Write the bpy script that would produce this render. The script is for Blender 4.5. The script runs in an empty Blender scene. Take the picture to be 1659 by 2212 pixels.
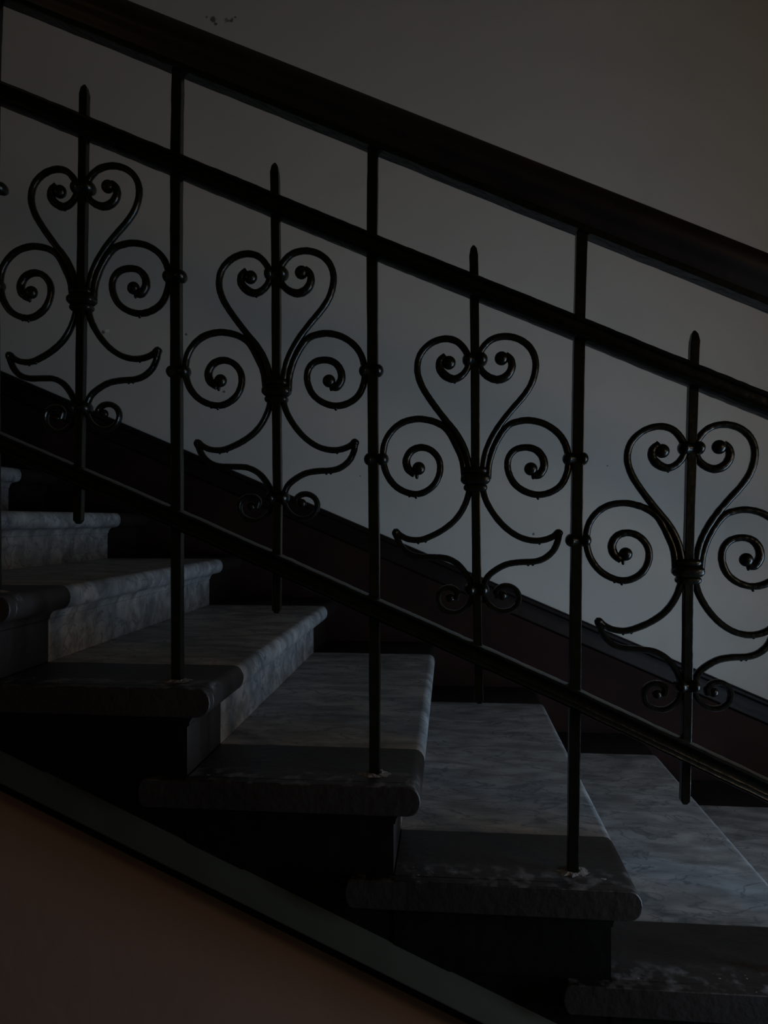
import bpy, bmesh, math, random
from mathutils import Vector, Matrix
random.seed(7)
S = bpy.context.scene
C = S.collection

# ------------------------------------------------------------------ camera
Z0 = 1.90                      # eye height above the lower hall floor
FPX = 1600.0                   # focal length in pixels for a 1659 px wide frame
PSI = math.atan(141 / FPX); PIT = math.atan(16 / FPX)
cam = bpy.data.cameras.new('camera'); co = bpy.data.objects.new('camera', cam); C.objects.link(co)
cam.sensor_fit = 'HORIZONTAL'; cam.sensor_width = 36.0; cam.lens = 36.0 * FPX / 1659.0
cam.clip_start = 0.02
co.location = (0, 0, Z0); co.rotation_euler = (math.pi / 2 + PIT, 0, PSI)
S.camera = co

# ------------------------------------------------------------------ world, light, exposure
w = bpy.data.worlds.new('world'); S.world = w; w.use_nodes = True
bg = w.node_tree.nodes['Background']
bg.inputs[0].default_value = (1.0, 0.72, 0.36, 1); bg.inputs[1].default_value = 0.006
S.view_settings.view_transform = 'Standard'; S.view_settings.look = 'None'
S.view_settings.gamma = 1.0; S.view_settings.exposure = 0.0; S.view_settings.use_curve_mapping = False

# main measures (metres)
D = 1.25                       # distance to the railing plane
DE = D * 0.952                 # front ends of the treads
W = 2.095 * D                  # back wall
YN = D * 1.113; YF = W * 0.904 # painted border widths
GO = 0.346; RISE = 192.5 / 1600 * D
XW = 1.64                      # right wall with the window
def zk(k): return Z0 - (165 + 192.5 * k) / 1600 * D
def xk(k): return -0.738 + GO * k

def area(name, loc, target, sx, sy, energy, col, spread=math.pi):
    l = bpy.data.lights.new(name, 'AREA'); l.shape = 'RECTANGLE'; l.size = sx; l.size_y = sy
    l.energy = energy; l.color = col; l.spread = spread
    o = bpy.data.objects.new(name, l); C.objects.link(o); o.location = loc
    o.rotation_euler = (Vector(target) - Vector(loc)).to_track_quat('-Z', 'Y').to_euler()
    return o
WY0, WY1, WZ0, WZ1 = 0.76, 1.14, Z0 - 1.14, Z0 - 0.02     # window opening
area('window_daylight', (XW + 0.03, (WY0 + WY1) / 2, (WZ0 + WZ1) / 2), (0, (WY0 + WY1) / 2, (WZ0 + WZ1) / 2),
     WY1 - WY0, WZ1 - WZ0, 28.5, (0.51, 0.72, 0.96))
DX0, DX1, DZ1 = 0.40, 1.35, 2.10                          # doorway behind the camera

FILL_RIGHT = 21.0; FILL_LEFT = 4.0                                               # strengths of two made-up warm fill lamps, built with the setting

# ------------------------------------------------------------------ helpers
fw = Vector((-math.sin(PSI) * math.cos(PIT), math.cos(PSI) * math.cos(PIT), math.sin(PIT)))
rt = Vector((math.cos(PSI), math.sin(PSI), 0)); up = rt.cross(fw)
def atY(x, y, Y=D):
    """measured photo point -> its place on the upright plane at distance Y"""
    r = fw + rt * ((x - 829.5) / FPX) - up * ((y - 1106) / FPX)
    r = r * (Y / r.y); return Vector((r.x, Y, r.z + Z0))

def node_mat(name, col, rough=0.5, var=0.0, vscale=8.0, bump=0.0, bscale=60.0, spec=0.5, coat=0.0):
    m = bpy.data.materials.new(name); m.use_nodes = True
    nt = m.node_tree; b = nt.nodes['Principled BSDF']
    b.inputs['Base Color'].default_value = (*col, 1); b.inputs['Roughness'].default_value = rough
    b.inputs['Specular IOR Level'].default_value = spec; b.inputs['Coat Weight'].default_value = coat
    tc = nt.nodes.new('ShaderNodeTexCoord')
    if var:
        n = nt.nodes.new('ShaderNodeTexNoise'); n.inputs['Scale'].default_value = vscale; n.inputs['Detail'].default_value = 6
        r = nt.nodes.new('ShaderNodeValToRGB')
        r.color_ramp.elements[0].position = 0.3; r.color_ramp.elements[1].position = 0.7
        r.color_ramp.elements[0].color = (*[c * (1 - var) for c in col], 1)
        r.color_ramp.elements[1].color = (*[min(1, c * (1 + var)) for c in col], 1)
        nt.links.new(tc.outputs['Object'], n.inputs['Vector']); nt.links.new(n.outputs[0], r.inputs[0])
        nt.links.new(r.outputs[0], b.inputs['Base Color'])
    if bump:
        n2 = nt.nodes.new('ShaderNodeTexNoise'); n2.inputs['Scale'].default_value = bscale; n2.inputs['Detail'].default_value = 4
        bp = nt.nodes.new('ShaderNodeBump'); bp.inputs['Strength'].default_value = bump; bp.inputs['Distance'].default_value = 0.004
        nt.links.new(tc.outputs['Object'], n2.inputs['Vector']); nt.links.new(n2.outputs[0], bp.inputs['Height'])
        nt.links.new(bp.outputs[0], b.inputs['Normal'])
    return m
def mixcol(nt, fac, a, b):
    x = nt.nodes.new('ShaderNodeMix'); x.data_type = 'RGBA'
    for i, v in ((0, fac), (6, a), (7, b)):
        if isinstance(v, tuple): x.inputs[i].default_value = (*v, 1)
        elif isinstance(v, (int, float)): x.inputs[i].default_value = v
        else: nt.links.new(v, x.inputs[i])
    return x.outputs[2]
def ramp(nt, src, p0, p1, v0=0.0, v1=1.0):
    r = nt.nodes.new('ShaderNodeMapRange'); r.inputs[1].default_value = p0; r.inputs[2].default_value = p1
    r.inputs[3].default_value = v0; r.inputs[4].default_value = v1
    nt.links.new(src, r.inputs[0]); return r.outputs[0]
def noise(nt, vec, scale, detail=6, dist=0.0):
    n = nt.nodes.new('ShaderNodeTexNoise'); n.inputs['Scale'].default_value = scale
    n.inputs['Detail'].default_value = detail; n.inputs['Distortion'].default_value = dist
    nt.links.new(vec, n.inputs['Vector']); return n.outputs[0]
def mth(nt, op, a, b=0.0):
    m = nt.nodes.new('ShaderNodeMath'); m.operation = op
    for i, v in enumerate((a, b)):
        if isinstance(v, (int, float)): m.inputs[i].default_value = v
        else: nt.links.new(v, m.inputs[i])
    return m.outputs[0]

def marble():
    m = bpy.data.materials.new('grey_marble'); m.use_nodes = True
    nt = m.node_tree; b = nt.nodes['Principled BSDF']; b.inputs['Roughness'].default_value = 0.42
    tc = nt.nodes.new('ShaderNodeTexCoord')
    mp = nt.nodes.new('ShaderNodeMapping'); mp.inputs['Scale'].default_value = (1.0, 2.2, 2.2)
    mp.inputs['Rotation'].default_value = (0, 0, 0.35)
    nt.links.new(tc.outputs['Object'], mp.inputs['Vector']); v = mp.outputs[0]
    cloud = noise(nt, v, 10.0, 10, 0.45)
    c = mixcol(nt, ramp(nt, cloud, 0.35, 0.68), (0.20, 0.201, 0.202), (0.44, 0.440, 0.440))
    vein = mth(nt, 'ABSOLUTE', mth(nt, 'SUBTRACT', noise(nt, v, 7.0, 9, 0.7), 0.5))
    c = mixcol(nt, ramp(nt, vein, 0.0, 0.020, 0.75, 0.0), c, (0.10, 0.115, 0.13))
    vein2 = mth(nt, 'ABSOLUTE', mth(nt, 'SUBTRACT', noise(nt, v, 19.0, 7, 0.5), 0.52))
    c = mixcol(nt, ramp(nt, vein2, 0.0, 0.02, 0.5, 0.0), c, (0.14, 0.155, 0.17))
    vo = nt.nodes.new('ShaderNodeTexVoronoi'); vo.inputs['Scale'].default_value = 16.0
    mp2 = nt.nodes.new('ShaderNodeMapping'); mp2.inputs['Scale'].default_value = (0.45, 1, 1)
    nt.links.new(tc.outputs['Object'], mp2.inputs['Vector']); nt.links.new(mp2.outputs[0], vo.inputs['Vector'])
    keep = ramp(nt, noise(nt, tc.outputs['Object'], 11.0, 2), 0.60, 0.63)
    fl = mth(nt, 'MULTIPLY', ramp(nt, vo.outputs['Distance'], 0.035, 0.045, 1.0, 0.0), keep)
    c = mixcol(nt, fl, c, (0.95, 0.95, 0.92))
    nt.links.new(c, b.inputs['Base Color'])
    nt.links.new(ramp(nt, cloud, 0.3, 0.7, 0.5, 0.65), b.inputs['Roughness']); b.inputs['Specular IOR Level'].default_value = 0.35
    bp = nt.nodes.new('ShaderNodeBump'); bp.inputs['Strength'].default_value = 0.25; bp.inputs['Distance'].default_value = 0.003
    nt.links.new(noise(nt, tc.outputs['Object'], 45.0, 5), bp.inputs['Height']); nt.links.new(bp.outputs[0], b.inputs['Normal'])
    return m
def border_paint():
    m = bpy.data.materials.new('brown_border_paint'); m.use_nodes = True
    nt = m.node_tree; b = nt.nodes['Principled BSDF']; b.inputs['Roughness'].default_value = 0.5
    tc = nt.nodes.new('ShaderNodeTexCoord'); v = tc.outputs['Object']
    c = mixcol(nt, ramp(nt, noise(nt, v, 7.0, 6), 0.3, 0.7), (0.011, 0.007, 0.006), (0.021, 0.016, 0.014))
    sep = nt.nodes.new('ShaderNodeSeparateXYZ'); nt.links.new(v, sep.inputs[0])
    ge = nt.nodes.new('ShaderNodeNewGeometry'); sn = nt.nodes.new('ShaderNodeSeparateXYZ'); nt.links.new(ge.outputs['Normal'], sn.inputs[0])
    near = mth(nt, 'MULTIPLY', ramp(nt, sep.outputs[1], DE + 0.05, D + 0.02, 1.0, 0.0), ramp(nt, sn.outputs[2], 0.3, 0.8))       # scuffed outer edge, worn by feet and mops
    scuff = ramp(nt, noise(nt, v, 38.0, 8), 0.50, 0.66)
    c = mixcol(nt, mth(nt, 'MULTIPLY', mth(nt, 'MULTIPLY', scuff, near), 0.8), c, (0.15, 0.14, 0.14))
    chip = mth(nt, 'MULTIPLY', ramp(nt, noise(nt, v, 90.0, 3), 0.70, 0.73), near)
    c = mixcol(nt, chip, c, (0.35, 0.33, 0.32))
    nt.links.new(c, b.inputs['Base Color'])
    bp = nt.nodes.new('ShaderNodeBump'); bp.inputs['Strength'].default_value = 0.5; bp.inputs['Distance'].default_value = 0.003
    nt.links.new(noise(nt, v, 60.0, 6), bp.inputs['Height']); nt.links.new(bp.outputs[0], b.inputs['Normal'])
    return m
def plaster(name, col, spots=()):
    m = bpy.data.materials.new(name); m.use_nodes = True
    nt = m.node_tree; b = nt.nodes['Principled BSDF']; b.inputs['Roughness'].default_value = 0.85
    b.inputs['Specular IOR Level'].default_value = 0.15
    tc = nt.nodes.new('ShaderNodeTexCoord'); v = tc.outputs['Object']
    c = mixcol(nt, ramp(nt, noise(nt, v, 1.6, 7), 0.3, 0.7), tuple(x * 0.95 for x in col), tuple(x * 1.04 for x in col))
    dirt = ramp(nt, noise(nt, v, 3.5, 9, 0.6), 0.60, 0.78, 0.0, 0.22)
    c = mixcol(nt, dirt, c, tuple(x * 0.7 for x in col))
    wob = noise(nt, v, 70.0, 4)
    for (p, r, sc) in spots:
        vm = nt.nodes.new('ShaderNodeVectorMath'); vm.operation = 'DISTANCE'
        nt.links.new(v, vm.inputs[0]); vm.inputs[1].default_value = p
        d = mth(nt, 'ADD', vm.outputs['Value'], mth(nt, 'MULTIPLY', mth(nt, 'SUBTRACT', wob, 0.5), r * 2.2))
        c = mixcol(nt, ramp(nt, d, r * 0.6, r, 0.8, 0.0), c, sc)
    nt.links.new(c, b.inputs['Base Color'])
    bp = nt.nodes.new('ShaderNodeBump'); bp.inputs['Strength'].default_value = 0.18; bp.inputs['Distance'].default_value = 0.004
    nt.links.new(noise(nt, v, 26.0, 7), bp.inputs['Height']); nt.links.new(bp.outputs[0], b.inputs['Normal'])
    return m

dk = (0.05, 0.045, 0.04)
spots = [((*atY(x, y, W)[:],), r, c) for x, y, r, c in
         [(447, 37, .006, dk), (461, 42, .013, dk), (465, 52, .007, dk), (490, 44, .012, (0.2, 0.18, 0.16)),
          (500, 44, .009, dk), (508, 37, .004, dk), (222, 718, .008, dk), (232, 714, .009, (0.85, 0.85, 0.82)),
          (402, 722, .006, dk), (484, 846, .006, dk), (1152, 1153, .0055, dk), (1312, 1006, .003, dk), (1505, 985, .003, dk),
          (778, 1028, .003, dk), (880, 1000, .003, dk)]]
M_wall = plaster('wall_plaster', (0.62, 0.59, 0.535), spots)
M_under = plaster('brown_limewash', (0.33, 0.225, 0.175))
M_ceil = node_mat('ceiling_paint', (0.28, 0.23, 0.18), 0.9, 0.05)
M_side = plaster('ochre_plaster', (0.26, 0.21, 0.16))
M_iron = node_mat('black_iron_paint', (0.0042, 0.0045, 0.0022), 0.30, 0.35, 30, 0.25, 70, 0.3)
M_wood = node_mat('dark_varnished_wood', (0.008, 0.0045, 0.003), 0.42, 0.4, 14, 0.12, 40, 0.45)
M_dado = node_mat('oxblood_skirting_paint', (0.021, 0.0085, 0.0065), 0.7, 0.35, 6, 0.25, 22, 0.15)
M_cap = node_mat('dark_moulding_paint', (0.010, 0.006, 0.006), 0.5, 0.3, 9, 0.25, 30, 0.2)
M_string = node_mat('black_stringer_paint', (0.0035, 0.003, 0.0022), 0.8, 0.4, 12, 0.4, 30, 0.1)
M_band = node_mat('dark_green_paint', (0.024, 0.024, 0.016), 0.7, 0.12, 12, 0.15, 30, 0.15)
M_marble = marble(); M_border = border_paint()
M_floor = node_mat('hall_floor_stone', (0.07, 0.065, 0.06), 0.6, 0.2, 4, 0.1, 20)
M_mortar = node_mat('mortar', (0.20, 0.19, 0.18), 0.9, 0.3, 60, 0.8, 120)
M_white = node_mat('white_window_paint', (0.7, 0.7, 0.68), 0.4)
g = bpy.data.materials.new('window_glass'); g.use_nodes = True; nt = g.node_tree
mx = nt.nodes.new('ShaderNodeMixShader'); mx.inputs[0].default_value = 0.06
tr = nt.nodes.new('ShaderNodeBsdfTransparent'); gl = nt.nodes.new('ShaderNodeBsdfGlossy'); gl.inputs['Roughness'].default_value = 0.02
nt.links.new(tr.outputs[0], mx.inputs[1]); nt.links.new(gl.outputs[0], mx.inputs[2])
nt.links.new(mx.outputs[0], nt.nodes['Material Output'].inputs[0]); M_glass = g

def obj(name, bm, mat, parent=None, smooth=True, kind=None, bevel=0.0, seg=2, ang=35):
    me = bpy.data.meshes.new(name); bmesh.ops.recalc_face_normals(bm, faces=bm.faces[:]); bm.to_mesh(me); bm.free()
    if mat: me.materials.append(mat)
    for p in me.polygons: p.use_smooth = smooth
    if smooth: me.set_sharp_from_angle(angle=math.radians(ang))
    o = bpy.data.objects.new(name, me); C.objects.link(o)
    if parent: o.parent = parent; o.matrix_parent_inverse = parent.matrix_world.inverted()
    if kind: o['kind'] = kind
    if bevel:
        b = o.modifiers.new('bevel', 'BEVEL'); b.width = bevel; b.segments = seg; b.limit_method = 'ANGLE'; b.angle_limit = math.radians(35)
    return o
def empty(name, loc, label, cat, group=None):
    o = bpy.data.objects.new(name, None); C.objects.link(o); o.location = loc; o['label'] = label; o['category'] = cat
    if group: o['group'] = group
    bpy.context.view_layer.update(); return o
def box(bm, a, b):
    v = [bm.verts.new((x, y, z)) for x in (a[0], b[0]) for y in (a[1], b[1]) for z in (a[2], b[2])]
    for f in ((0, 1, 3, 2), (4, 6, 7, 5), (0, 4, 5, 1), (2, 3, 7, 6), (0, 2, 6, 4), (1, 5, 7, 3)): bm.faces.new([v[i] for i in f])
def prism(bm, poly, y0, y1):
    """poly = [(x, z)...] pushed from y0 to y1"""
    a = [bm.verts.new((x, y0, z)) for x, z in poly]; b = [bm.verts.new((x, y1, z)) for x, z in poly]
    n = len(poly)
    bm.faces.new(a); bm.faces.new(b[::-1])
    for i in range(n): bm.faces.new((a[i], b[i], b[(i + 1) % n], a[(i + 1) % n]))
def sweep_x(bm, path, sec):
    """section [(y, z)...] carried along path [(x, z)...] kept upright"""
    rings = [[bm.verts.new((x, y, z + dz)) for y, dz in sec] for x, z in path]
    n = len(sec)
    for r, q in zip(rings, rings[1:]):
        for i in range(n): bm.faces.new((r[i], r[(i + 1) % n], q[(i + 1) % n], q[i]))
    bm.faces.new(rings[0]); bm.faces.new(rings[-1][::-1])
def catmull(p, n=7):
    out = []
    for i in range(len(p) - 1):
        p0 = p[max(i - 1, 0)]; p1 = p[i]; p2 = p[i + 1]; p3 = p[min(i + 2, len(p) - 1)]
        for k in range(n):
            t = k / n
            out.append(tuple(0.5 * ((2 * b) + (-a + c) * t + (2 * a - 5 * b + 4 * c - d) * t * t + (-a + 3 * b - 3 * c + d) * t ** 3)
                             for a, b, c, d in zip(p0, p1, p2, p3)))
    out.append(tuple(p[-1])); return out
def bar_xz(bm, pts, y, hw, hd, jit=0.0, taper=None):
    """forged bar of chamfered section along a path in the upright plane"""
    c = 0.42; rings = []; n = len(pts)
    for i, p in enumerate(pts):
        a = Vector(pts[max(i - 1, 0)]); b = Vector(pts[min(i + 1, n - 1)]); t = (b - a).normalized(); nr = Vector((-t.y, t.x))
        k = 1 + random.uniform(-jit, jit)
        if taper: k *= taper(i / (n - 1))
        w_, d_ = hw * k, hd * k
        ring = []
        for (u, v_) in ((1, c), (c, 1), (-c, 1), (-1, c), (-1, -c), (-c, -1), (c, -1), (1, -c)):
            ring.append(bm.verts.new((p[0] + nr.x * u * w_, y + v_ * d_, p[1] + nr.y * u * w_)))
        rings.append(ring)
    for r, q in zip(rings, rings[1:]):
        for i in range(8): bm.faces.new((r[i], r[(i + 1) % 8], q[(i + 1) % 8], q[i]))
    bm.faces.new(rings[0]); bm.faces.new(rings[-1][::-1])
def ball(bm, c, r, sy=1.0, sx=1.0, sz=1.0, seg=14):
    m = Matrix.Translation(c) @ Matrix.Diagonal((r * sx, r * sy, r * sz, 1))
    bmesh.ops.create_uvsphere(bm, u_segments=seg, v_segments=seg // 2 + 2, radius=1, matrix=m)
def square_bar(bm, pts, hw, top_point=0.0, bot_point=0.0):
    """upright square bar; pts = [(x, z)] from top to bottom, optional hammered points"""
    rings = []
    def ring(x, z, k):
        return [bm.verts.new((x + a * hw * k, D + b * hw * k, z)) for a, b in ((-1, -1), (1, -1), (1, 1), (-1, 1))]
    x, z = pts[0]
    if top_point: rings += [ring(x, z, .22), ring(x, z - top_point * .35, .72), ring(x, z - top_point, 1)]
    else: rings.append(ring(x, z, 1))
    for x, z in pts[1:-1]: rings.append(ring(x, z, random.uniform(.97, 1.03)))
    x, z = pts[-1]
    if bot_point: rings += [ring(x, z + bot_point, 1), ring(x, z, .45)]
    else: rings.append(ring(x, z, 1))
    for r, q in zip(rings, rings[1:]):
        for i in range(4): bm.faces.new((r[i], r[(i + 1) % 4], q[(i + 1) % 4], q[i]))
    bm.faces.new(rings[0]); bm.faces.new(rings[-1][::-1])
def dense(pts, n=7):
    out = []
    for a, b in zip(pts, pts[1:]):
        for k in range(n): t = k / n; out.append((a[0] + (b[0] - a[0]) * t, a[1] + (b[1] - a[1]) * t))
    return out + [pts[-1]]

# ------------------------------------------------------------------ setting
XL, ZT = -3.2, Z0 + 2.6
XT = xk(-5)                                # top landing starts here
XB = xk(6) + 0.001                         # bottom landing starts here
bm = bmesh.new(); box(bm, (XL, W, -0.05), (XW + 0.25, W + 0.2, ZT)); obj('wall_back', bm, M_wall, kind='structure', smooth=False)
bm = bmesh.new(); box(bm, (XL - 0.2, -1.6, -0.05), (XL, W + 0.2, ZT)); obj('wall_left', bm, M_side, kind='structure', smooth=False)
bm = bmesh.new()
for a, b in (((XW, -1.6, -0.05), (XW + 0.25, WY0, ZT)), ((XW, WY1, -0.05), (XW + 0.25, W, ZT)),
             ((XW, WY0, -0.05), (XW + 0.25, WY1, WZ0)), ((XW, WY0, WZ1), (XW + 0.25, WY1, ZT))): box(bm, a, b)
obj('wall_right', bm, M_side, kind='structure', smooth=False)
bm = bmesh.new()
for a, b in (((XL, -1.7, -0.05), (DX0, -1.6, ZT)), ((DX1, -1.7, -0.05), (XW + .25, -1.6, ZT)), ((DX0, -1.7, DZ1), (DX1, -1.6, ZT))): box(bm, a, b)
obj('wall_front', bm, M_side, kind='structure', smooth=False)
bm = bmesh.new()
for a, b in (((DX0 - .09, -1.6, 0), (DX0, -1.57, DZ1 + .09)), ((DX1, -1.6, 0), (DX1 + .09, -1.57, DZ1 + .09)), ((DX0, -1.6, DZ1), (DX1, -1.57, DZ1 + .09))): box(bm, a, b)
obj('trim_1', bm, M_cap, kind='structure', smooth=False)
bm = bmesh.new(); box(bm, (XL, -1.6, ZT), (XW + 0.25, W + 0.2, ZT + 0.1)); obj('ceiling', bm, M_ceil, kind='structure', smooth=False)
bm = bmesh.new(); box(bm, (XL, -1.6, -0.1), (XW, W, -0.0)); obj('floor', bm, M_floor, kind='structure', smooth=False)
# window
bm = bmesh.new(); t = 0.03
for a, b in (((XW, WY0, WZ0), (XW + .06, WY0 + t, WZ1)), ((XW, WY1 - t, WZ0), (XW + .06, WY1, WZ1)),
             ((XW, WY0, WZ0), (XW + .06, WY1, WZ0 + t)), ((XW, WY0, WZ1 - t), (XW + .06, WY1, WZ1)),
             ((XW + .01, (WY0 + WY1) / 2 - .01, WZ0), (XW + .05, (WY0 + WY1) / 2 + .01, WZ1))): box(bm, a, b)
wf = obj('window_1', bm, M_white, kind='structure', smooth=False)
bm = bmesh.new(); box(bm, (XW + .028, WY0 + .03, WZ0 + .03), (XW + .032, WY1 - .03, WZ1 - .03)); obj('pane', bm, M_glass, wf, smooth=False)

# made-up opal globe lamps on both side walls, added as warm fill light
LR = 0.11
def fill_lamp(xw, d, y, z, strength, col, label):
    """added fill globe on a short bracket; d = +1 when the wall is on the right of the lamp"""
    p = Vector((xw - d * .16, y, z))
    wl = empty('fill_lamp', (xw, y, z - .2), label, 'lamp')
    m = bpy.data.materials.new('fill_globe_glow'); m.use_nodes = True; b_ = m.node_tree.nodes['Principled BSDF']
    b_.inputs['Base Color'].default_value = (.8, .8, .78, 1)
    b_.inputs['Emission Color'].default_value = (*col, 1); b_.inputs['Emission Strength'].default_value = strength
    bm = bmesh.new(); bmesh.ops.create_uvsphere(bm, u_segments=32, v_segments=20, radius=LR, matrix=Matrix.Translation(p)); obj('globe', bm, m, wl)
    bm = bmesh.new()
    for x0, x1, hy, z0, z1 in ((.001, .02, .05, -.26, -.12), (.02, .17, .012, -.20, -.176), (.12, .20, .04, -.176, -.10)):
        xs_ = sorted((xw - d * x0, xw - d * x1)); box(bm, (xs_[0], y - hy, z + z0), (xs_[1], y + hy, z + z1))
    obj('bracket', bm, M_iron, wl, bevel=.003)
fill_lamp(XW, 1, 0.15, Z0 + 0.10, FILL_RIGHT, (1.0, 0.72, 0.44), 'made-up fill lamp, a round opal globe on the right wall near the window, outside the photo')  # unseen source added to warm the upper back wall
fill_lamp(XL, -1, -0.50, Z0 + 0.35, FILL_LEFT, (1.0, 0.60, 0.24), 'made-up fill lamp, a round opal globe on the left wall, outside the photo')  # second added source, warms the left part of the back wall

# landings
bm = bmesh.new(); box(bm, (XB - 0.045, DE + .02, zk(7) - 0.15), (XW, W, zk(7))); obj('floor_lower_landing', bm, M_marble, kind='structure', smooth=False)
bm = bmesh.new(); box(bm, (XL, DE + .02, zk(-5) - 0.15), (XT - 0.045, W, zk(-5))); obj('floor_upper_landing', bm, M_marble, kind='structure', smooth=False)

# stringer, its moulding and the wall below
q0 = atY(0, 1629, DE); q1 = atY(1185, 2214, DE); sl = (q1.z - q0.z) / (q1.x - q0.x)
def sz(x): return q0.z + sl * (x - q0.x)
xa, xb = XL + 0.3, XW - 0.02
st = empty('stair_stringer', (xa, DE + .02, sz(xa)), 'black painted stepped stringer face running below the tread ends', 'stringer')
bm = bmesh.new()
top = [(xa, zk(-5) - .151), (XT - .046, zk(-5) - .151)]
for k in range(-4, 7): top += [(xk(k - 1) - .0445, zk(k + 1) - .001), (xk(k) - .0455, zk(k + 1) - .001)]
top += [(xb, zk(7) - .151)]
for (x0, z0), (x1, z1) in zip(top, top[1:]):            # one column of stone per tread, all inside the one face
    if x1 - x0 < .01: continue
    prism(bm, [(x0, z0), (x1, z0), (x1, min(sz(x1) - .06, z0 - .004)), (x0, min(sz(x0) - .06, z0 - .004))], DE + .02, DE + .032)
obj('string_face', bm, M_string, st, smooth=False)
sec = [(0.03, 0.0), (0.014, 0.0), (-0.004, -.008), (-.010, -.014), (-.016, -.034), (-.018, -.037), (-.014, -.040), (0.008, -.052), (0.012, -.060), (0.010, -.063), (0.03, -.063)]
band_top = [(DE + .002 + y, z) for y, z in [(0.03, 0.0), (0.022, 0.0), (-.016, -.036), (-.018, -.040), (0.03, -.040)]]
bm = bmesh.new(); sweep_x(bm, [(x, sz(x)) for x in (xa, xb)], band_top)
obj('moulding_band', bm, M_band, st, bevel=.002)['label'] = 'dull green sloping band'
bm = bmesh.new(); sweep_x(bm, [(x, sz(x)) for x in (xa, xb)], [(DE + y, z) for y, z in [(0.032, -.0405), (-.012, -.0405), (-.002, -.052), (.006, -.062), (0.006, -.066), (0.032, -.066)]])
obj('moulding_lip', bm, M_string, st, bevel=.0015)
bm = bmesh.new(); prism(bm, [(xa, 0), (xa, sz(xa) - .067), (xb, sz(xb) - .067), (xb, 0)], DE + .022, DE + .16)
obj('wall_under_stairs', bm, M_under, kind='structure', smooth=False)

# ------------------------------------------------------------------ steps
def nose_profile(xn, z, z_low):
    """x of nose tip, tread height -> front outline of a step from its top edge down to the riser foot"""
    r = 0.0235; p = []
    for i in range(9):
        a = math.pi / 2 - math.pi * i / 8; p.append((xn - r * .8 + math.cos(a) * r * .8, z - r + math.sin(a) * r))
    p += [(xn - .024, z - .0475)]
    for i in range(1, 6):
        a = math.pi / 2 * i / 5; p.append((xn - .024 - .018 * math.sin(a), z - .0475 - .018 * (1 - math.cos(a))))
    p += [(xn - .045, z - .068), (xn - .045, z_low)]
    return p
names = {-4: 'topmost step of the flight, up at the left beyond the railing', -3: 'second step from the top, up at the far left',
         -2: 'highest step showing at the left edge below the bottom rail', -1: 'step at eye level at the left, its tread seen edge-on',
         0: 'step whose rounded nose end shows at the left edge of the photo', 1: 'step carrying the leftmost full iron post',
         2: 'step carrying the middle iron post', 3: 'step carrying the right-hand iron post, its nose jutting over bright marble',
         4: 'brightest marble step, lit by daylight at the lower right', 5: 'shaded marble step at the right edge of the photo',
         6: 'lowest step before the landing, beyond the right edge'}
for k in range(-4, 7):
    t = empty('stair_step', (xk(k), DE, zk(k + 1)), 'marble stair ' + names[k], 'step', 'marble steps of the flight')
    front = nose_profile(xk(k), zk(k), zk(k + 1)); back = xk(k - 1) - .0445
    poly = [(back, zk(k))] + front + [(back, zk(k + 1))]
    bm = bmesh.new(); prism(bm, poly, YN, YF); obj('marble_tread', bm, M_marble, t)
    bm = bmesh.new(); prism(bm, poly, DE + .02, YN)
    # slab end standing proud of the stringer, with rounded ends left and right
    l = back - .078; r = 0.0235
    end = [(l + r * .7 - math.cos(math.pi / 2 * (1 - i / 6)) * r * .7 * 1.0, zk(k) - r + math.sin(math.pi / 2 * (1 - i / 6)) * r) for i in range(0)]
    left = [(l + .012 - math.cos(a) * .012, zk(k) - r - math.sin(a) * r) for a in [(-math.pi / 2) + math.pi * i / 8 for i in range(9)]]
    slab = left[::-1] + [(p[0], p[1]) for p in front[:10]]
    prism(bm, slab, DE, DE + .0205)
    o = obj('painted_border', bm, M_border, t, bevel=.003)
    bm = bmesh.new(); prism(bm, [(back, zk(k) - .0475)] + front[9:-1] + [(front[-1][0], front[-1][1]), (back, zk(k + 1))], DE + .0185, DE + .0199)
    obj('end_face', bm, M_string, t)['label'] = 'black end of the step'  # thin black plate over the step end below the slab
    bm = bmesh.new(); prism(bm, poly, YF, W - .001); obj('painted_border', bm, M_border, t)

# sloping skirting on the back wall
def bz(x): return Z0 + 0.556 + (x + 1.667) * ((-0.611 - 0.556) / (1.075 + 1.667))
xs = [(xa + .2, bz(xa + .2)), (XW - .001, bz(XW - .001))]
bb = bmesh.new(); prism(bb, [(xs[0][0], bz(xs[0][0]) - .03), (xs[1][0], bz(xs[1][0]) - .03), (xs[1][0], bz(xs[1][0]) - .62), (xs[0][0], bz(xs[0][0]) - .62)], W - .022, W)
bo = obj('baseboard_back', bb, M_dado, kind='structure', smooth=False)
bm = bmesh.new(); sweep_x(bm, xs, [(W, 0), (W - .030, 0), (W - .036, -.006), (W - .036, -.016), (W - .029, -.022), (W - .026, -.060), (W - .030, -.068), (W - .030, -.078), (W - .022, -.086), (W, -.086)])
obj('skirting_cap', bm, M_cap, bo, bevel=.0015)

# ------------------------------------------------------------------ railing
rail = empty('stair_railing', (atY(1236, 1880).x, D, zk(3)), 'black wrought iron stair railing with scrolled hearts under a dark wooden handrail', 'railing')
def line(p, q, x): return p[1] + (q[1] - p[1]) * (x - p[0]) / (q[0] - p[0])
XR0, XR1 = -2.2, 1.30
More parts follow.
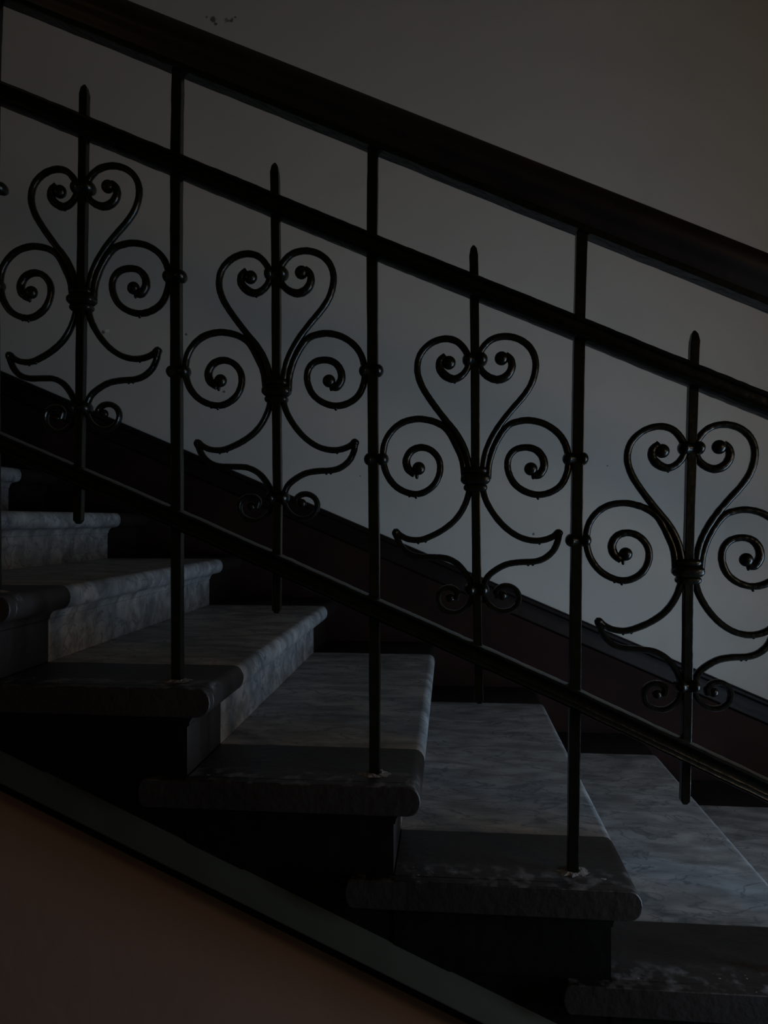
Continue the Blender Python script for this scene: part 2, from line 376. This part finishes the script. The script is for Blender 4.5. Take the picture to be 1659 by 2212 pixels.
# handrail: two measured points on its underside
a = atY(380, 158); b = atY(1659, 672); ha, hb = (a.x, a.z), (b.x, b.z)
def hz(x): return line(ha, hb, x)
sec = []
wood = [(.016, .010), (.020, .016), (.023, .026), (.030, .032), (.036, .040), (.038, .052), (.034, .066), (.024, .078), (.012, .084), (0, .086)]
wood = wood + [(-y, z) for y, z in wood[-2::-1]]
bm = bmesh.new(); sweep_x(bm, [(x, hz(x)) for x in (XR0, XR1)], [(D - y, z + .004) for y, z in wood])
obj('handrail', bm, M_wood, rail, ang=50)['label'] = 'dark varnished wooden handrail'
bm = bmesh.new(); xx = [XR0 + (XR1 - XR0) * i / 160 for i in range(161)]
sweep_x(bm, [(x, hz(x) + random.uniform(-.0006, .0006)) for x in xx], [(D + y, z) for y, z in [(-.017, .003), (.017, .003), (.017, .0145), (-.017, .0145)]])
obj('flat_bar', bm, M_iron, rail, bevel=.0012)
chan = [(-.022, -.0175), (.010, -.0175), (.012, -.0145), (.012, .0145), (.010, .0175), (-.022, .0175), (-.026, .0165), (-.028, .0140), (-.027, .0112), (-.023, .0095), (-.019, .0085), (-.018, .004), (-.018, -.003), (-.019, -.0060), (-.023, -.0072), (-.027, -.0092), (-.0285, -.0125), (-.026, -.0162)]
def rail_bar(name, pix):
    P = [(atY(x, y, D - .02).x, atY(x, y, D - .02).z) for x, y in pix]
    s0 = (P[1][1] - P[0][1]) / (P[1][0] - P[0][0]); s1 = (P[-1][1] - P[-2][1]) / (P[-1][0] - P[-2][0])
    P = [(XR0, P[0][1] + s0 * (XR0 - P[0][0]))] + P + [(XR1, P[-1][1] + s1 * (XR1 - P[-1][0]))]
    path = [(x, z + random.uniform(-.0005, .0005)) for x, z in dense(P, 30)]
    bm = bmesh.new(); sweep_x(bm, path, [(D + y, z) for y, z in chan]); obj(name, bm, M_iron, rail, ang=50)
    return P
midP = rail_bar('upper_rail', [(0, 196), (372, 348), (803, 526), (1250, 706), (1659, 872)])
botP = rail_bar('lower_rail', [(0, 958), (380, 1122), (820, 1320), (1250, 1515), (1659, 1710)])

def collar(name, parent, c, wpx=.040, h=.021):
    """clip round two bars: an outer roll with swollen ends"""
    bm = bmesh.new(); x, z = c
    hw = wpx / 2 - h * .42
    prof = [(-hw, 1.0), (-hw * .55, .93), (-hw * .2, .80), (hw * .2, .80), (hw * .55, .93), (hw, 1.0)]
    rings = []
    for px, kk in prof:
        rings.append([bm.verts.new((x + px, D + math.cos(a) * .0165 * kk, z + math.sin(a) * h / 2 * kk)) for a in [2 * math.pi * i / 16 for i in range(16)]])
    for r_, q_ in zip(rings, rings[1:]):
        for i in range(16): bm.faces.new((r_[i], r_[(i + 1) % 16], q_[(i + 1) % 16], q_[i]))
    ball(bm, (x - hw, D, z), h / 2, 1.55, .86); ball(bm, (x + hw, D, z), h / 2, 1.55, .86)
    return obj(name, bm, M_iron, parent, ang=60)

# template ornament traced from one bay: photo px, later carried into every bay
T = lambda pts: [(380 + x * .3165, 300 + y * .3165) for x, y in pts]
B = lambda pts: [(380 + x * .3165, 850 + y * .3165) for x, y in pts]
tpl = {
 ('heart', 1): T([(730, 1720), (737, 1640), (756, 1540), (795, 1445), (852, 1350), (925, 1255), (1000, 1165), (1052, 1080), (1078, 985), (1074, 905), (1040, 835), (975, 785), (890, 766), (805, 785), (745, 838), (712, 912), (725, 985), (770, 1035), (835, 1056), (895, 1030), (925, 975), (918, 920), (885, 890)]),
 ('heart', -1): T([(652, 1720), (645, 1640), (616, 1525), (560, 1420), (475, 1315), (385, 1195), (325, 1095), (299, 995), (320, 895), (390, 820), (480, 787), (560, 800), (615, 850), (645, 915), (640, 975), (600, 1030), (545, 1055), (490, 1035), (452, 990), (452, 935), (490, 900)]),
 ('side', 1): T([(768, 1720), (775, 1620), (806, 1515), (852, 1425), (905, 1360), (965, 1335), (1040, 1327), (1130, 1348), (1210, 1400), (1262, 1470), (1287, 1560), (1284, 1660), (1245, 1750), (1175, 1803), (1090, 1822), (1005, 1800), (935, 1745), (898, 1660), (902, 1580), (945, 1525), (1015, 1508), (1080, 1525), (1122, 1575), (1130, 1640), (1098, 1690), (1060, 1690)]),
 ('side', -1): T([(614, 1720), (600, 1600), (560, 1500), (500, 1395), (430, 1345), (350, 1323), (280, 1321), (195, 1345), (125, 1400), (78, 1480), (65, 1580), (85, 1680), (135, 1755), (200, 1800), (280, 1820), (350, 1803), (415, 1750), (448, 1670), (440, 1590), (390, 1530), (320, 1510), (255, 1535), (222, 1595), (235, 1655), (280, 1690)]),
 ('leaf', 1): B([(725, -20), (742, 90), (775, 170), (830, 252), (895, 318), (970, 365), (1050, 386), (1120, 382), (1180, 360), (1216, 333), (1218, 350), (1210, 395), (1180, 455), (1125, 502), (1060, 524), (960, 530), (880, 545), (810, 582), (760, 625), (735, 680), (728, 730)]),
 ('leaf', -1): B([(655, -20), (637, 90), (600, 180), (545, 255), (470, 315), (390, 358), (310, 386), (230, 382), (175, 357), (145, 338), (152, 370), (180, 428), (230, 475), (300, 497), (400, 500), (480, 506), (550, 538), (600, 590), (635, 650), (652, 720)]),
 ('curl', 1): B([(728, 715), (742, 775), (780, 825), (835, 853), (895, 848), (940, 815), (958, 765), (940, 715), (895, 688), (845, 692), (812, 725), (818, 765)]),
 ('curl', -1): B([(652, 715), (642, 785), (605, 835), (550, 866), (490, 862), (445, 835), (425, 790), (435, 735), (475, 705), (525, 705), (555, 735), (545, 780)]),
}
balls = {('heart', 1): T([(860, 912)])[0], ('heart', -1): T([(512, 945)])[0], ('side', 1): T([(1045, 1652)])[0],
         ('side', -1): T([(305, 1650)])[0], ('curl', 1): B([(850, 750)])[0], ('curl', -1): B([(505, 770)])[0]}
drips = {('heart', 1): T([(832, 1080)]), ('heart', -1): T([(551, 1082)]), ('side', 1): T([(1090, 1852), (1060, 1718), (1250, 1768)]),
         ('side', -1): T([(285, 1848), (240, 1838), (292, 1718)]), ('leaf', 1): B([(1095, 410), (1020, 552), (1050, 550)]), ('leaf', -1): B([(295, 412), (345, 402)])}
c0 = (atY(597.5, 845).x, atY(597.5, 845).z)
def loc(p): v = atY(*p); return (v.x - c0[0], v.z - c0[1])
tU = loc((597.5, 592))[1]; tL = loc((600, 1075))[1]
tS = {1: loc((802, 801)), -1: loc((386, 803))}
# bays: tops, collars and tips of each spindle as measured, side collars of the scrolls
bays = [
 dict(sp=[(183, 183), (180, 407), (177, 648), (174, 882), (170, 1132)], L=(-14, 617), R=(378, 598)),
 dict(sp=[(594, 352), (597, 592), (597.5, 845), (600, 1075), (598, 1325)], L=(386, 803), R=(802, 801)),
 dict(sp=[(1023, 530), (1026, 777), (1027, 1035), (1030, 1273), (1035, 1520)], L=(813, 992), R=(1243, 991)),
 dict(sp=[(1500, 714), (1493, 968), (1486, 1234), (1484, 1481), (1479, 1737)], L=(1249, 1167), R=(1712, 1185)),
]
bay_words = ['leftmost spindle, its scrolls partly cut by the photo edge', 'second spindle from the left', 'third spindle from the left, its lower scrolls in front of the red skirting', 'rightmost spindle, lowest on the stair']
for bi, bay in enumerate(bays):
    P = [(atY(*p).x, atY(*p).z) for p in bay['sp']]
    bm = bmesh.new(); square_bar(bm, dense(P, 6), .0073, .018, .007)
    sp = obj('spindle', bm, M_iron, rail, smooth=False, bevel=.0012); sp['label'] = bay_words[bi]
    cx, cz = P[2]; U = P[1][1] - cz; L_ = P[3][1] - cz
    side = {1: (atY(*bay['R']).x - cx, atY(*bay['R']).z - cz), -1: (atY(*bay['L']).x - cx, atY(*bay['L']).z - cz)}
    def spx(z):     # x of the spindle centre at height z
        for a, b in zip(P, P[1:]):
            if b[1] <= z <= a[1]: return a[0] + (b[0] - a[0]) * (a[1] - z) / (a[1] - b[1])
        return P[0][0] if z > P[0][1] else P[-1][0]
    def warp(key, p):
        kind, s = key; x, z = loc(p)
        kx = side[s][0] / tS[s][0]; kz = U / tU if z > 0 else L_ / tL
        dz = (side[s][1] - tS[s][1] * kz) * min(1, abs(x / tS[s][0])) ** 1.0 if kind == 'side' else 0
        if kind == 'leaf': dz = (side[s][1] - tS[s][1] * kz) * .55 * abs(x / tS[s][0])
        zz = cz + z * kz + dz
        return (spx(cz + z * kz) + x * kx, zz)
    for key, pts in tpl.items():
        kind, s = key
        path = catmull([warp(key, p) for p in pts], 7)
        hw = {'heart': .0060, 'side': .0058, 'leaf': .0055, 'curl': .0042}[kind]
        bm = bmesh.new()
        tp = {'heart': lambda t: .92 + .25 * max(0, 1 - abs(t - .86) / .12), 'side': lambda t: .95 + .3 * max(0, (t - .8) / .2) * (1 - max(0, (t - .95) / .05) * .6),
              'leaf': lambda t: .93 + .3 * max(0, 1 - abs(t - .47) / .05), 'curl': lambda t: 1 + .2 * t}[kind]
        bar_xz(bm, path, D + {'heart': -.0012, 'side': .0012, 'leaf': 0, 'curl': 0}[kind], hw, .0068 if kind != 'curl' else .0060, .035, tp)
        if key in balls:
            x, z = warp(key, balls[key]); ball(bm, (x, D, z), (.0118 if kind == 'heart' else .0112) if kind != 'curl' else .0080, .9)
        for d in drips.get(key, []):
            x, z = warp(key, d); ball(bm, (x, D, z + .005), .0033, 1, 1, 1.9, 8)
        nm = {'heart': 'heart_scroll', 'side': 'side_scroll', 'leaf': 'leaf_scroll', 'curl': 'foot_curl'}[kind]
        obj(nm, bm, M_iron, sp, ang=50)
    collar('collar', sp, (P[1][0], P[1][1]), .0425, .0235)
    collar('collar', sp, (P[3][0], P[3][1]), .041, .0235)
    bm = bmesh.new()                       # triple collar at the waist
    for dz, hw_, hh, yd in ((.0142, .0198, .0062, .0150), (0, .0248, .0088, .018), (-.0142, .0198, .0064, .0150)):
        prof = [(hw_ * .80, hh), (hw_, hh * .4), (hw_, -hh * .4), (hw_ * .80, -hh)]
        rr = []
        for wx, z in prof:
            yy = yd * wx / hw_; ring = []
            for i in range(24):
                a = 2 * math.pi * i / 24; ca, sa = math.cos(a), math.sin(a)
                ring.append(bm.verts.new((cx + math.copysign(abs(ca) ** .55, ca) * wx, D + math.copysign(abs(sa) ** .55, sa) * yy, cz + dz + z)))
            rr.append(ring)
        for r_, q_ in zip(rr, rr[1:]):
            for i in range(24): bm.faces.new((r_[i], r_[(i + 1) % 24], q_[(i + 1) % 24], q_[i]))
        bm.faces.new(rr[0]); bm.faces.new(rr[-1][::-1])
    obj('triple_collar', bm, M_iron, sp, ang=50, bevel=.0012)

posts = [
 dict(pts=[(-8, -20), (-13, 130), (-17, 400), (-16, 617), (-14, 1000), (-12, 1270)], col=[(-16, 617), (-10, 408)]),
 dict(pts=[(385, 140), (382, 330), (381, 598), (383, 1100), (384, 1472)], col=[(378, 598), (386, 803)]),
 dict(pts=[(806, 310), (804, 520), (806, 900), (809, 1200), (810, 1672)], col=[(802, 801), (813, 992)]),
 dict(pts=[(1256, 490), (1251, 700), (1248, 900), (1245, 1150), (1242, 1450), (1237, 1882)], col=[(1243, 991), (1249, 1167)]),
 dict(pts=[(1735, 700), (1728, 1000), (1722, 1500), (1716, 2110)], col=[(1712, 1185), (1722, 1345)]),
]
pw = ['post at the left photo edge, mostly cut off', 'leftmost full post', 'middle post', 'right-hand post', 'post beyond the right photo edge']
for i, p in enumerate(posts):
    P = [(atY(*q).x, atY(*q).z) for q in p['pts']]
    P[0] = (P[0][0], hz(P[0][0]) + .006); P[-1] = (P[-1][0], zk(i))
    bm = bmesh.new(); square_bar(bm, dense(P, 8), .0089)
    po = obj('post', bm, M_iron, rail, smooth=False, bevel=.0013); po['label'] = pw[i]
    for c in p['col']:
        v = atY(*c); collar('collar', po, (v.x, v.z), .042, .022)
    bm = bmesh.new(); n = 26; rnd = random.Random(i)         # crumbly mortar round the foot
    top = []; bot = []
    for j in range(n):
        a = 2 * math.pi * j / n; r1 = rnd.uniform(.012, .016); r2 = r1 + rnd.uniform(.006, .016)
        top.append(bm.verts.new((P[-1][0] + math.cos(a) * r1, D + math.sin(a) * r1 * .9, zk(i) + rnd.uniform(.0015, .004))))
        bot.append(bm.verts.new((P[-1][0] + math.cos(a) * r2, D + math.sin(a) * r2 * .75, zk(i) + .0002)))
    for j in range(n): bm.faces.new((top[j], top[(j + 1) % n], bot[(j + 1) % n], bot[j]))
    bm.faces.new(top)
    bm.faces.new(bot[::-1])
    obj('mortar_foot', bm, M_mortar, po, smooth=False)['label'] = 'crumbly grey mortar at the post foot'

# the railing goes on past both photo edges: copies of the end bays and posts, one tread apart
def copy_bay(src, n):
    def shift(o, par):
        c = o.copy(); C.objects.link(c); c.parent = par; c.matrix_parent_inverse = o.matrix_parent_inverse.copy()
        if par is rail: c.location = o.location + Vector((GO * n, 0, -RISE * n))
        for ch in list(o.children): shift(ch, c)
        return c
    return shift(src, rail)
sp_all = [o for o in rail.children if o.name.startswith('spindle')]; po_all = [o for o in rail.children if o.name.startswith('post')]
sp_all.sort(key=lambda o: o.name); po_all.sort(key=lambda o: o.name)
for n in (-1, -2): copy_bay(sp_all[0], n)['label'] = 'spindle beyond the left photo edge'; copy_bay(po_all[1], n - 1)['label'] = 'post beyond the left photo edge'
copy_bay(sp_all[3], 1)['label'] = 'spindle beyond the right photo edge'
